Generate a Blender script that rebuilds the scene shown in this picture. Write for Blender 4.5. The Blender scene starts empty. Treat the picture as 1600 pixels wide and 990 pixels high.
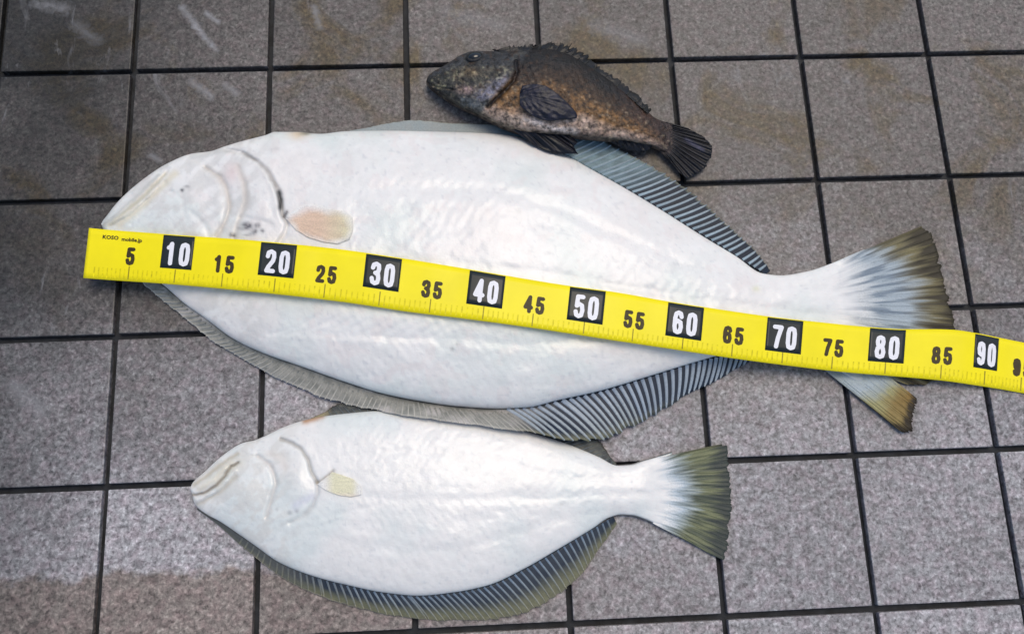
import bpy, bmesh, math, random
import numpy as np
from mathutils import Matrix, Vector
random.seed(4); rng = np.random.default_rng(4)
sc = bpy.context.scene
COL = sc.collection

# ------------------------------------------------------------------ camera
PITCH = 0.14                                  # one tile plus its joint, metres
F, PCX, PCY = 1313.17, 800.0, 495.0           # focal length and centre in pixels of the 1600 x 990 picture
def _rot(v):
    v = np.array(v); a = np.linalg.norm(v); k = v / a
    K = np.array([[0, -k[2], k[1]], [k[2], 0, -k[0]], [-k[1], k[0], 0]])
    return np.eye(3) + math.sin(a) * K + (1 - math.cos(a)) * K @ K
D = np.diag([1.0, -1.0, -1.0])
Rc = D @ _rot([-0.23303315, -0.03754966, -0.03906812]) @ D      # world -> camera (Blender axes)
CAM = np.array([(3.4655 - 3.5) * PITCH, -(3.30573 - 2) * PITCH, 5.70112 * PITCH])
cam = bpy.data.objects.new('camera', bpy.data.cameras.new('camera'))
COL.objects.link(cam); sc.camera = cam
M = np.eye(4); M[:3, :3] = Rc.T; M[:3, 3] = CAM
cam.matrix_world = Matrix(M.tolist())
cam.data.sensor_width = 36.0
cam.data.lens = F / 1600 * 36.0
cam.data.clip_start = 0.01; cam.data.clip_end = 60
sc.render.resolution_x = 1024; sc.render.resolution_y = 633

# ------------------------------------------------------------------ light
SUN_EL, SUN_AZ = math.radians(69), math.radians(30)   # azimuth from +Y (away from the viewer) towards +X
world = bpy.data.worlds.new('World'); sc.world = world; world.use_nodes = True
wn = world.node_tree; wn.nodes.clear()
sky = wn.nodes.new('ShaderNodeTexSky'); sky.sky_type = 'NISHITA'; sky.sun_disc = False
sky.sun_elevation = SUN_EL; sky.sun_rotation = SUN_AZ; sky.air_density = 1.0; sky.dust_density = 2.0; sky.ozone_density = 0.5
bg = wn.nodes.new('ShaderNodeBackground'); bg.inputs[1].default_value = 0.135
wo = wn.nodes.new('ShaderNodeOutputWorld')
wn.links.new(sky.outputs[0], bg.inputs[0]); wn.links.new(bg.outputs[0], wo.inputs[0])
sl = bpy.data.lights.new('sun', 'SUN'); sl.energy = 1.25; sl.angle = math.radians(34); sl.color = (1.0, 0.88, 0.70)
sun = bpy.data.objects.new('sun', sl); COL.objects.link(sun)
sd = Vector((math.sin(SUN_AZ) * math.cos(SUN_EL), math.cos(SUN_AZ) * math.cos(SUN_EL), math.sin(SUN_EL)))
sun.rotation_euler = sd.to_track_quat('Z', 'Y').to_euler(); sun.location = sd * 5
sc.view_settings.view_transform = 'Standard'; sc.view_settings.look = 'None'
sc.view_settings.gamma = 1; sc.view_settings.exposure = 0.15; sc.view_settings.use_curve_mapping = False

# ------------------------------------------------------------------ helpers
def W(px, py, z=0.0):
    """point of the place at height z that was measured at (px, py) in the photograph"""
    px = np.asarray(px, float); py = np.asarray(py, float); z = np.asarray(z, float)
    d = np.stack([(px - PCX) / F, -(py - PCY) / F, -np.ones(np.broadcast(px, py).shape)], -1) @ Rc
    t = (z - CAM[2]) / d[..., 2]
    return CAM + t[..., None] * d
def interp(xs, ys, x):
    """smooth monotone cubic through the points"""
    xs = np.array(xs, float); ys = np.array(ys, float); x = np.clip(np.asarray(x, float), xs[0], xs[-1])
    h = np.diff(xs); dl = np.diff(ys) / h; m = np.zeros(len(xs))
    m[0], m[-1] = dl[0], dl[-1]
    for i in range(1, len(xs) - 1):
        m[i] = 0 if dl[i - 1] * dl[i] <= 0 else 3 * (h[i - 1] + h[i]) / ((2 * h[i] + h[i - 1]) / dl[i - 1] + (h[i] + 2 * h[i - 1]) / dl[i])
    i = np.clip(np.searchsorted(xs, x) - 1, 0, len(xs) - 2)
    t = (x - xs[i]) / h[i]
    return ((2*t**3 - 3*t**2 + 1) * ys[i] + (t**3 - 2*t**2 + t) * h[i] * m[i] + (-2*t**3 + 3*t**2) * ys[i + 1] + (t**3 - t**2) * h[i] * m[i + 1])
def pdist(X, Y, poly):
    """distance to a polyline"""
    best = np.full(X.shape, 1e9)
    for (ax, ay), (bx, by) in zip(poly[:-1], poly[1:]):
        vx, vy = bx - ax, by - ay
        t = np.clip(((X - ax) * vx + (Y - ay) * vy) / (vx * vx + vy * vy + 1e-9), 0, 1)
        best = np.minimum(best, np.hypot(X - ax - t * vx, Y - ay - t * vy))
    return best
def inside(X, Y, poly):
    c = np.zeros(X.shape, bool)
    for (ax, ay), (bx, by) in zip(poly, poly[1:] + poly[:1]):
        c ^= ((ay > Y) != (by > Y)) & (X < (bx - ax) * (Y - ay) / ((by - ay) + 1e-9) + ax)
    return c
def soft_in(X, Y, poly, w):
    d = pdist(X, Y, poly + poly[:1]); d = np.where(inside(X, Y, poly), d, -d)
    return np.clip(d / w * .5 + .5, 0, 1)
_perm = rng.random((64, 64))
def vnoise(x, y, s):
    """value noise, cell size s"""
    x = np.asarray(x) / s + 100; y = np.asarray(y) / s + 100
    ix, iy = np.floor(x).astype(int), np.floor(y).astype(int); fx, fy = x - ix, y - iy
    fx = fx*fx*(3-2*fx); fy = fy*fy*(3-2*fy)
    g = lambda a, b: _perm[a % 64, b % 64]
    return (g(ix, iy)*(1-fx) + g(ix+1, iy)*fx)*(1-fy) + (g(ix, iy+1)*(1-fx) + g(ix+1, iy+1)*fx)*fy
def fbm(x, y, s): return (vnoise(x, y, s) + .5*vnoise(x+31, y+7, s/2) + .25*vnoise(x+5, y+77, s/4)) / 1.75
def srgb(r, g, b):
    c = np.array([r, g, b]) / 255.0
    return np.where(c < .04045, c / 12.92, ((c + .055) / 1.055) ** 2.4)
def mix(a, b, t): return a * (1 - t[..., None]) + b * t[..., None]

def link(name, me, mat=None, parent=None):
    o = bpy.data.objects.new(name, me); COL.objects.link(o)
    if mat: me.materials.append(mat)
    if parent: o.parent = parent
    return o
def tag(o, label=None, cat=None, group=None, kind=None):
    for k, v in (('label', label), ('category', cat), ('group', group), ('kind', kind)):
        if v: o[k] = v
    return o
def thing(name, loc, label, cat, group=None):
    o = bpy.data.objects.new(name, None); COL.objects.link(o); o.location = loc; o.empty_display_size = .02
    bpy.context.view_layer.update()
    return tag(o, label, cat, group)
def mesh(name, verts, faces, colors=None, smooth=True, org=None):
    v = np.asarray(verts, float)
    if org is not None: v = v - np.array(org)
    me = bpy.data.meshes.new(name); me.from_pydata(v.tolist(), [], faces); me.update()
    if smooth: me.polygons.foreach_set('use_smooth', [True] * len(me.polygons))
    if colors is not None:
        a = me.color_attributes.new('tint', 'FLOAT_COLOR', 'POINT')
        c = np.ones((len(v), 4)); c[:, :3] = colors; a.data.foreach_set('color', c.ravel())
    return me
def grid_faces(n, m, off=0, flip=False):
    idx = np.arange(n * m).reshape(n, m) + off
    f = np.stack([idx[:-1, :-1], idx[1:, :-1], idx[1:, 1:], idx[:-1, 1:]], -1).reshape(-1, 4)
    return (f[:, ::-1] if flip else f).tolist()
def slab(P, th, colors=None, under=None, org=None, name='sheet'):
    """grid of points P (n,m,3) made into a closed sheet of thickness th"""
    n, m = P.shape[:2]
    top = P.reshape(-1, 3); bot = top.copy(); bot[:, 2] -= th
    f = grid_faces(n, m) ; nn = n * m; f += grid_faces(n, m, nn, True)
    e = [(i * m) for i in range(n)] + [(n - 1) * m + j for j in range(1, m)] + [i * m + m - 1 for i in range(n - 2, -1, -1)] + [j for j in range(m - 2, 0, -1)]
    for a, b in zip(e, e[1:] + e[:1]): f.append([b, a, a + nn, b + nn])
    c = None
    if colors is not None:
        c0 = colors.reshape(-1, 3); c = np.vstack([c0, c0 if under is None else np.tile(under, (nn, 1))])
    me = mesh(name, np.vstack([top, bot]), f, c, org=org)
    bm = bmesh.new(); bm.from_mesh(me); bmesh.ops.recalc_face_normals(bm, faces=bm.faces); bm.to_mesh(me); bm.free()
    return me

# ------------------------------------------------------------------ materials
def new_mat(name):
    m = bpy.data.materials.new(name); m.use_nodes = True
    nt = m.node_tree; b = nt.nodes['Principled BSDF']
    return m, nt, b
def N(nt, t, **kw):
    n = nt.nodes.new(t)
    for k, v in kw.items():
        if k.startswith('_'): setattr(n, k[1:], v)
        else: n.inputs[k].default_value = v
    return n
def pos(nt, scale=(1, 1, 1)):
    g = nt.nodes.new('ShaderNodeNewGeometry'); mp = nt.nodes.new('ShaderNodeMapping'); mp.inputs['Scale'].default_value = scale
    nt.links.new(g.outputs['Position'], mp.inputs['Vector']); return mp.outputs[0]
def ramp(nt, src, stops, interp_='LINEAR'):
    r = nt.nodes.new('ShaderNodeValToRGB'); nt.links.new(src, r.inputs[0]); r.color_ramp.interpolation = interp_
    el = r.color_ramp.elements
    while len(el) < len(stops): el.new(.5)
    for e, (p, c) in zip(el, stops):
        e.position = p; e.color = (*(c if hasattr(c, '__len__') else (c, c, c)), 1)
    return r.outputs[0]
def mixc(nt, a, b, fac, mode='MIX'):
    n = nt.nodes.new('ShaderNodeMix'); n.data_type = 'RGBA'; n.blend_type = mode
    for s, v in ((n.inputs['Factor'], fac), (n.inputs['A'], a), (n.inputs['B'], b)):
        if hasattr(v, 'links') or hasattr(v, 'is_output'): nt.links.new(v, s)
        else: s.default_value = v if not hasattr(v, '__len__') else (*v, 1)
    return n.outputs['Result']
def noise(nt, vec, scale, detail=3, rough=.5, dist=0):
    n = N(nt, 'ShaderNodeTexNoise', Scale=scale, Detail=detail, Roughness=rough, Distortion=dist)
    nt.links.new(vec, n.inputs['Vector']); return n
def bump(nt, b, h, strength, dist):
    n = N(nt, 'ShaderNodeBump', Strength=strength, Distance=dist); nt.links.new(h, n.inputs['Height']); nt.links.new(n.outputs[0], b.inputs['Normal']); return n

def tinted(name, rough=.4, spec=.5, sss=0, nscale=350, namp=.10, bscale=500, bstr=.25, bdist=.0006, coat=0, speck=None):
    m, nt, b = new_mat(name)
    at = nt.nodes.new('ShaderNodeAttribute'); at.attribute_name = 'tint'
    v = pos(nt)
    n1 = noise(nt, v, nscale, 4, .6)
    r = ramp(nt, n1.outputs[0], [(.32, 1 - namp), (.68, 1 + namp)])
    c = mixc(nt, at.outputs['Color'], r, 1.0, 'MULTIPLY')
    nt.links.new(c, b.inputs['Base Color'])
    b.inputs['Roughness'].default_value = rough; b.inputs['Specular IOR Level'].default_value = spec
    b.inputs['Coat Weight'].default_value = coat; b.inputs['Coat Roughness'].default_value = .15
    if sss:
        b.inputs['Subsurface Weight'].default_value = sss; b.inputs['Subsurface Radius'].default_value = (1, .7, .6); b.inputs['Subsurface Scale'].default_value = .004
    n2 = noise(nt, v, bscale, 3, .6)
    bump(nt, b, n2.outputs[0], bstr, bdist)
    return m
M_skin = tinted('flounder_skin', .36, .5, .12, 120, .035, 420, .40, .0006, .32)
M_fin = tinted('flounder_fin', .50, .28, .03, 700, .12, 600, .35, .0005)
M_ray = tinted('fin_ray', .38, .5, 0, 500, .12, 700, .2, .0004)
M_rock = tinted('rockfish_skin', .34, .4, 0, 210, .85, 480, 1.0, .0016, .06)
M_rockfin = tinted('rockfish_fin', .36, .3, 0, 500, .45, 500, .6, .0008, .04)

def plain(name, rgb, rough=.5, spec=.5, var=.0, vscale=300, bstr=0, coat=0):
    m, nt, b = new_mat(name)
    if var:
        n1 = noise(nt, pos(nt), vscale, 4, .6)
        c = mixc(nt, tuple(rgb), ramp(nt, n1.outputs[0], [(.3, 1 - var), (.7, 1 + var)]), 1.0, 'MULTIPLY'); nt.links.new(c, b.inputs['Base Color'])
        if bstr: bump(nt, b, n1.outputs[0], bstr, .0005)
    else: b.inputs['Base Color'].default_value = (*rgb, 1)
    b.inputs['Roughness'].default_value = rough; b.inputs['Specular IOR Level'].default_value = spec
    b.inputs['Coat Weight'].default_value = coat
    return m
M_yel = plain('tape_yellow', (.98, .83, .0), .42, .35, .05, 25, 0)
M_blk = plain('tape_black', (.012, .018, .018), .4, .4, .2, 60)
M_wht = plain('tape_white_print', (.86, .86, .88), .45, .4, .04, 200)
M_ink = plain('tape_ink', (.05, .035, .008), .5, .3, .2, 300)
M_tick = plain('tape_tick_print', (.82, .70, .0), .5, .3, .25, 200)
M_tick2 = plain('tape_long_tick_print', (.36, .30, .01), .5, .3, .2, 200)
M_eye = plain('eye_black', (.006, .008, .01), .08, .6, 0)
M_grout = plain('grout', (.012, .014, .017), .65, .35, .85, 70, .9)

# glazed quarry tile: speckled grey, stained in places, light falloff painted in
M_tile, nt, b = new_mat('speckled_tile')
v = pos(nt)
oi = nt.nodes.new('ShaderNodeObjectInfo')
nA = noise(nt, v, 290, 3, .66, .4)
nB = noise(nt, v, 150, 3, .6, .6)
spk = ramp(nt, nA.outputs[0], [(.32, (.130, .123, .126)), (.42, (.265, .252, .258)), (.56, (.365, .347, .353)), (.70, (.57, .55, .56))])
spk = mixc(nt, spk, ramp(nt, nB.outputs[0], [(.34, .62), (.50, 1.0), (.66, 1.30)]), 1.0, 'MULTIPLY')
hue = noise(nt, v, 95, 2, .5)
spk = mixc(nt, spk, ramp(nt, hue.outputs[0], [(.36, (1.07, .95, .99)), (.5, (1, 1, 1)), (.64, (.95, 1.02, 1.0))]), .5, 'MULTIPLY')
# large brown-olive grime blotches, plus light falloff painted darker over the far half
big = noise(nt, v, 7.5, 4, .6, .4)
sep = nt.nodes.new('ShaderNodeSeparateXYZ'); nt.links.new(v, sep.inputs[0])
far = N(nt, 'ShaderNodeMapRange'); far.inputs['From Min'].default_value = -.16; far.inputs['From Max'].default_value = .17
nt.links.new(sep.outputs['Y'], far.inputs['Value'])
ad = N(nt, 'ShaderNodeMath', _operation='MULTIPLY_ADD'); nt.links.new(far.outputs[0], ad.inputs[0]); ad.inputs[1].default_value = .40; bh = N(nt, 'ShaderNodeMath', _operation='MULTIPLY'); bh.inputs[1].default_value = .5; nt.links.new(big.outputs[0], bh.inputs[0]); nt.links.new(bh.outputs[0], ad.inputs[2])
grime_and_shade = ramp(nt, ad.outputs[0], [(.44, 0.0), (.66, 1.0)])
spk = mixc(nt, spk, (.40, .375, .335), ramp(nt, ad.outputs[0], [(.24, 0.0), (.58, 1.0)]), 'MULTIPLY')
moss = noise(nt, v, 11, 4, .6, .8)
ml = N(nt, 'ShaderNodeMath', _operation='MULTIPLY'); nt.links.new(ramp(nt, moss.outputs[0], [(.50, 0), (.64, 1)]), ml.inputs[0]); nt.links.new(grime_and_shade, ml.inputs[1])
spk = mixc(nt, spk, (.78, .66, .40), ml.outputs[0], 'MULTIPLY')
# painted light falloff: tile colour darkened towards the left and far side
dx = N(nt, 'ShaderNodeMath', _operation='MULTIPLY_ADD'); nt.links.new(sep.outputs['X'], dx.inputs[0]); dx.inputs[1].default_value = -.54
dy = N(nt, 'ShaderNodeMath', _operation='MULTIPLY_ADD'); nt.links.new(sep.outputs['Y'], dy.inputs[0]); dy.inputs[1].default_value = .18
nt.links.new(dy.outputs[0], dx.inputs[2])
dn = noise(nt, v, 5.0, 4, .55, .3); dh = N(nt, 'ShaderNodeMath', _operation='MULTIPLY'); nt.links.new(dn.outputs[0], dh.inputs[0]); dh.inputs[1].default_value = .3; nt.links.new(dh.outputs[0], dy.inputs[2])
shade_mask = ramp(nt, dx.outputs[0], [(.27, 0.0), (.46, 1.0)])
spk = mixc(nt, spk, (.21, .225, .225), shade_mask, 'MULTIPLY')
rnd = ramp(nt, oi.outputs['Random'], [(0, .84), (1, 1.16)])
spk = mixc(nt, spk, rnd, 1.0, 'MULTIPLY')
# pale dried smears
sm = noise(nt, pos(nt, (1, .35, 1)), 34, 5, .65, 1.2)
sm2 = noise(nt, v, 6, 2, .5)
smm = N(nt, 'ShaderNodeMath', _operation='MULTIPLY'); nt.links.new(ramp(nt, sm.outputs[0], [(.60, 0), (.72, 1)]), smm.inputs[0]); nt.links.new(ramp(nt, sm2.outputs[0], [(.5, 0), (.62, .45)]), smm.inputs[1])
spk = mixc(nt, spk, (.36, .36, .37), smm.outputs[0])
def seg(ax, ay, bx, by, w, amt):
    global spk
    A, B = W(ax, ay), W(bx, by); ab = Vector((B - A).tolist()); L2 = ab.length_squared
    sub = N(nt, 'ShaderNodeVectorMath', _operation='SUBTRACT'); nt.links.new(v, sub.inputs[0]); sub.inputs[1].default_value = A.tolist()
    dt = N(nt, 'ShaderNodeVectorMath', _operation='DOT_PRODUCT'); nt.links.new(sub.outputs[0], dt.inputs[0]); dt.inputs[1].default_value = (ab / L2)
    cl = N(nt, 'ShaderNodeClamp'); nt.links.new(dt.outputs['Value'], cl.inputs[0])
    sc_ = N(nt, 'ShaderNodeVectorMath', _operation='SCALE'); sc_.inputs[0].default_value = ab; nt.links.new(cl.outputs[0], sc_.inputs['Scale'])
    ds = N(nt, 'ShaderNodeVectorMath', _operation='DISTANCE'); nt.links.new(sub.outputs[0], ds.inputs[0]); nt.links.new(sc_.outputs[0], ds.inputs[1])
    jit = N(nt, 'ShaderNodeMath', _operation='MULTIPLY_ADD'); nt.links.new(nB.outputs[0], jit.inputs[0]); jit.inputs[1].default_value = w * 2.2; nt.links.new(ds.outputs['Value'], jit.inputs[2])
    mr = N(nt, 'ShaderNodeMapRange'); nt.links.new(jit.outputs[0], mr.inputs[0])
    for k_, x_ in (('From Min', w * .9), ('From Max', w * 2.1), ('To Min', amt), ('To Max', 0)): mr.inputs[k_].default_value = x_
    spk = mixc(nt, spk, (.40, .40, .41), mr.outputs[0])
for q_ in ((285, 12, 308, 42, .0055, .5), (305, 40, 336, 78, .0045, .62), (322, 20, 340, 34, .004, .6), (300, 128, 330, 150, .006, .42), (352, 132, 370, 146, .005, .4), (60, 5, 100, 14, .010, .35), (118, 40, 150, 62, .010, .22),
           (490, 12, 500, 40, .006, .4), (700, 18, 780, 40, .012, .18), (925, 40, 1000, 62, .012, .2), (20, 600, 60, 640, .010, .25), (1380, 845, 1384, 850, .004, .5), (235, 242, 252, 252, .004, .35)): seg(*q_)
edge = N(nt, 'ShaderNodeMath', _operation='MULTIPLY_ADD'); nt.links.new(noise(nt, v, 28, 4, .7).outputs[0], edge.inputs[0]); edge.inputs[1].default_value = .035; nt.links.new(sep.outputs['Y'], edge.inputs[2])
yb = float(W(200, 893)[1])
low = N(nt, 'ShaderNodeMapRange'); nt.links.new(edge.outputs[0], low.inputs[0])
for k_, x_ in (('From Min', yb + .012), ('From Max', yb + .020), ('To Min', 1), ('To Max', 0)): low.inputs[k_].default_value = x_
lx = N(nt, 'ShaderNodeMapRange'); nt.links.new(sep.outputs['X'], lx.inputs[0])
for k_, x_ in (('From Min', -.12), ('From Max', .25), ('To Min', 1), ('To Max', 0)): lx.inputs[k_].default_value = x_
lm = N(nt, 'ShaderNodeMath', _operation='MULTIPLY'); nt.links.new(low.outputs[0], lm.inputs[0]); nt.links.new(lx.outputs[0], lm.inputs[1])
spk = mixc(nt, spk, (.68, .60, .52), lm.outputs[0], 'MULTIPLY')  # brownish tone step painted where the sky sheen ends
nt.links.new(spk, b.inputs['Base Color'])
nt.links.new(ramp(nt, nB.outputs[0], [(.3, .42), (.7, .56)]), b.inputs['Roughness'])
b.inputs['Specular IOR Level'].default_value = .35
bump(nt, b, nA.outputs[0], .35, .0007)

# ------------------------------------------------------------------ floor
fl = 3.2
me = mesh('floor', [(-fl, -fl, -.0075), (fl, -fl, -.0075), (fl, fl, -.0075), (-fl, fl, -.0075),
                    (-fl, -fl, -.05), (fl, -fl, -.05), (fl, fl, -.05), (-fl, fl, -.05)],
          [(0, 1, 2, 3), (7, 6, 5, 4), (0, 4, 5, 1), (1, 5, 6, 2), (2, 6, 7, 3), (3, 7, 4, 0)], smooth=False)
floor = link('floor', me, M_grout); tag(floor, 'dark grout bed of the grey tiled floor', kind='structure')
bm = bmesh.new(); bmesh.ops.create_cube(bm, size=1)
JOINT = .0056; S = PITCH - JOINT
for vv in bm.verts: vv.co.x *= S; vv.co.y *= S; vv.co.z = vv.co.z * .012 - .006
bmesh.ops.bevel(bm, geom=[e for e in bm.edges if all(x.co.z > -.001 for x in e.verts)] + [e for e in bm.edges if abs(e.verts[0].co.z - e.verts[1].co.z) > .005], offset=.0012, segments=2, affect='EDGES', profile=.6)
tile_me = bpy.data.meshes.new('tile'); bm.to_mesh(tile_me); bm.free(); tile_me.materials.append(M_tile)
jx = {0: .0208, 1: -.0071, 2: -.0076, 3: .0037, 4: .001, 5: .0053, 6: .0032, 7: -.0063}
jy = {1: .0015, 2: -.003, 3: .0038, 4: -.0016, 0: -.0018}
k = 0
for j in range(-4, 8):
    for i in range(-3, 11):
        ox = (jx.get(i, 0) + jx.get(i + 1, 0)) / 2; oy = (jy.get(j, 0) + jy.get(j + 1, 0)) / 2
        o = bpy.data.objects.new('tile', tile_me); COL.objects.link(o); o.parent = floor
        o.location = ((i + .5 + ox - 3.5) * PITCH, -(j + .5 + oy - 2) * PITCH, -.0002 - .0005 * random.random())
        o.rotation_euler = (random.gauss(0, .0016), random.gauss(0, .0016), random.gauss(0, .0028))
        o.scale = (1 + (jx.get(i + 1, 0) - jx.get(i, 0)) * 1.0, 1 + (jy.get(j + 1, 0) - jy.get(j, 0)) * 1.0, 1)

# ------------------------------------------------------------------ fish bodies
def body(parent, xs, yu, yl, zm, ht, hb, ptop, pbot, color, relief, under, mat, nt_=150, nb_=26, name='body', skirt=2.4):
    """rings across the body: xs stations, yu/yl outline, zm edge height, ht/hb rise above and drop below the edge"""
    n = len(xs)
    th = np.linspace(0, math.pi, nt_)
    tt = (1 - np.cos(th)) / 2
    X = np.repeat(xs[:, None], nt_, 1)
    Y = yu[:, None] * (1 - tt) + yl[:, None] * tt
    ZM = np.repeat(zm[:, None], nt_, 1)
    prof = np.sin(th) ** ptop; prof[0] = prof[-1] = 0
    edge = np.clip(np.sin(th) * 3.0, 0, 1)
    P = W(X, Y, ZM + ht[:, None] * prof + relief(X, Y) * edge)
    C = color(X, Y, tt)
    thb = np.linspace(math.pi, 2 * math.pi, nb_ + 2)[1:-1]
    tb = (1 - np.cos(thb)) / 2
    Xb = np.repeat(xs[:, None], nb_, 1); Yb = yu[:, None] * (1 - tb) + yl[:, None] * tb + np.broadcast_to(skirt, xs.shape)[:, None] * np.clip((yl - yu)[:, None] / 60, 0, 1) * np.clip((tb - .5) * 12, -1, 1)
    Pb = W(Xb, Yb, np.repeat(zm[:, None], nb_, 1)); Pb[..., 2] -= hb[:, None] * np.abs(np.sin(thb)) ** pbot
    Cb = np.tile(under, (n, nb_, 1))
    A = np.concatenate([P, Pb], 1); CC = np.concatenate([C, Cb], 1); m = nt_ + nb_
    idx = np.arange(n * m).reshape(n, m); nx = np.roll(idx, -1, 1)
    f = np.stack([idx[:-1], idx[1:], nx[1:], nx[:-1]], -1).reshape(-1, 4).tolist()
    f.append(idx[0].tolist()); f.append(idx[-1][::-1].tolist())
    me = mesh(name, A.reshape(-1, 3), f, CC.reshape(-1, 3), org=parent.location)
    return link(name, me, mat, parent), (A[:, :nt_])

def crease(X, Y, poly, w, d): return -d * np.exp(-(pdist(X, Y, poly) / w) ** 2)
def lump(X, Y, cx, cy, rx, ry, h): return h * np.exp(-((X - cx) / rx) ** 2 - ((Y - cy) / ry) ** 2)

def ray_mesh(name, pts, w0, w1, h, col0, col1, org):
    """a thin raised rod along pts"""
    n = len(pts); V = []; Cc = []; Fc = []
    for i in range(n):
        a = pts[max(i - 1, 0)]; c = pts[min(i + 1, n - 1)]; d = c - a; d[2] = 0; d = d / (np.linalg.norm(d) + 1e-12)
        nrm = np.array([-d[1], d[0], 0]); t = i / (n - 1); w = (w0 * (1 - t) + w1 * t) / 2
        if i == n - 1: w *= .55
        for s, z in ((-1, -.0003), (-.55, h), (.55, h), (1, -.0003)):
            V.append(pts[i] + nrm * w * s + np.array([0, 0, z])); Cc.append(col0 * (1 - t) + col1 * t)
    for i in range(n - 1):
        for q in range(3): Fc.append([i*4+q, i*4+q+1, i*4+q+5, i*4+q+4])
    Fc.append([0, 1, 2, 3]); Fc.append([(n-1)*4+3, (n-1)*4+2, (n-1)*4+1, (n-1)*4])
    return mesh(name, V, Fc, Cc, org=org)

def fin(parent, name, pairs, zin, zout, color, mat, rays=(), raycol=None, rw=(.0016, .0012), rh=.0005, over=.012, nt_=260, nv=14, th=.0006,
        wave=.0006, ray_mat=None, bend=0.0, ragged=0.0, label=None, r0=.02, r1=1.0, split=0):
    """a fin: pairs of (foot, edge) points, joined into a sheet; rays are separate raised rods lying on it"""
    pr = np.array(pairs, float); s = np.linspace(0, 1, len(pr))
    def at(t, v):
        t = np.asarray(t, float); v = np.asarray(v, float)
        ax, ay = interp(s, pr[:, 0], t), interp(s, pr[:, 1], t); bx, by = interp(s, pr[:, 2], t), interp(s, pr[:, 3], t)
        e = 1 + ragged * (vnoise(t * 1000, t * 0, 9) - .5)
        vv = v * e
        X = ax + (bx - ax) * vv; Y = ay + (by - ay) * vv
        q = bend * 4 * v * (1 - v); L = np.hypot(bx - ax, by - ay) + 1e-9
        X = X + q * (by - ay) ; Y = Y - q * (bx - ax)
        zi = zin(t) if callable(zin) else zin; zo = zout(t) if callable(zout) else zout
        Z = zi + (zo - zi) * v + wave * (vnoise(t * 1000, v * 60, 37) - .5) * v * 2
        return W(X, Y, Z), X, Y
    T, V = np.meshgrid(np.linspace(0, 1, nt_), np.linspace(0, 1, nv), indexing='ij')
    P, X, Y = at(T, V)
    fo = link(name, slab(P, th, color(X, Y, T, V), org=parent.location, name=name), mat, parent)
    if label: fo['label'] = label
    for t in rays:
        vs = np.linspace(r0, r1 + over * random.uniform(.2, 2), 7)
        p, x, y = at(np.full(7, t), vs); p[:, 2] += .0001
        c0, c1 = raycol(x, y, t)
        o = link('fin_ray', ray_mesh('fin_ray', p, rw[0], rw[1], rh, c0, c1, parent.location), ray_mat or mat, fo)
        if split:
            pass
    return fo, at

WHITE = np.array([.835, .825, .785])
BROWN = np.array([.085, .075, .055])

# ---- large flounder
F1U = [(158, 350), (161, 344), (166, 338), (178, 322), (192, 307), (225, 279), (262, 255), (300, 240), (330, 236), (350, 229), (380, 220), (415, 211), (430, 206), (460, 206), (500, 209), (540, 205), (600, 204), (700, 206), (760, 208), (800, 212), (840, 226), (885, 243), (925, 265), (975, 293), (1040, 332), (1100, 370), (1150, 400), (1192, 427), (1220, 430), (1260, 424), (1300, 411), (1330, 398), (1352, 389)]
F1L = [(158, 350), (161, 357), (166, 366), (185, 390), (215, 418), (256, 446), (288, 474), (319, 496), (366, 530), (413, 552), (476, 574), (538, 596), (600, 615), (660, 627), (720, 635), (778, 638), (825, 636), (872, 625), (935, 611), (1013, 588), (1091, 564), (1140, 551), (1180, 545), (1220, 543), (1260, 552), (1300, 572), (1330, 590), (1352, 600)]
fl1 = thing('flounder', tuple(W(760, 420, 0)), 'larger white-bellied flounder lying under the yellow measuring tape', 'fish', 'flounders lying white side up')
xs = np.concatenate([158 + 12 * np.linspace(0, 1, 10) ** 1.7, np.arange(172, 570, 1.9), np.arange(570, 1353, 3.2)])
yu = interp(*zip(*F1U), xs); yl = interp(*zip(*F1L), xs); yl[0] = yu[0] + .5
ht = interp([158, 170, 230, 330, 450, 600, 760, 950, 1100, 1190, 1280, 1330, 1352], [.003, .009, .012, .018, .025, .031, .032, .026, .018, .012, .0065, .0028, .0006], xs)
zm = interp([158, 200, 400, 900, 1190, 1300, 1352], [.007, .008, .0085, .0085, .008, .005, .0032], xs)
hb = zm - .0006
G1 = [(352, 233), (380, 239), (402, 252), (420, 270), (432, 290), (438, 312), (442, 335), (448, 350), (444, 366), (436, 380), (420, 398)]
PRE1 = [(322, 262), (344, 276), (354, 296), (358, 320), (352, 348), (338, 370)]
PRE1b = [(372, 262), (382, 285), (384, 315), (374, 345), (366, 372)]
MOU1 = [(160, 350), (185, 336), (215, 314), (243, 288), (262, 268)]
MOU1b = [(172, 356), (205, 336), (235, 308), (258, 284)]
PEC1 = [(446, 341), (458, 330), (470, 322), (488, 319), (512, 326), (540, 330), (551, 340), (552, 358), (546, 374), (528, 381), (505, 378), (482, 371), (462, 359)]
def warp(X, Y):
    return X + 5 * (fbm(X + 11, Y + 5, 24) - .5) + .8 * (vnoise(X, Y, 6) - .5), Y + 5 * (fbm(X + 211, Y + 95, 24) - .5) + .8 * (vnoise(X + 77, Y, 6) - .5)
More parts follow.
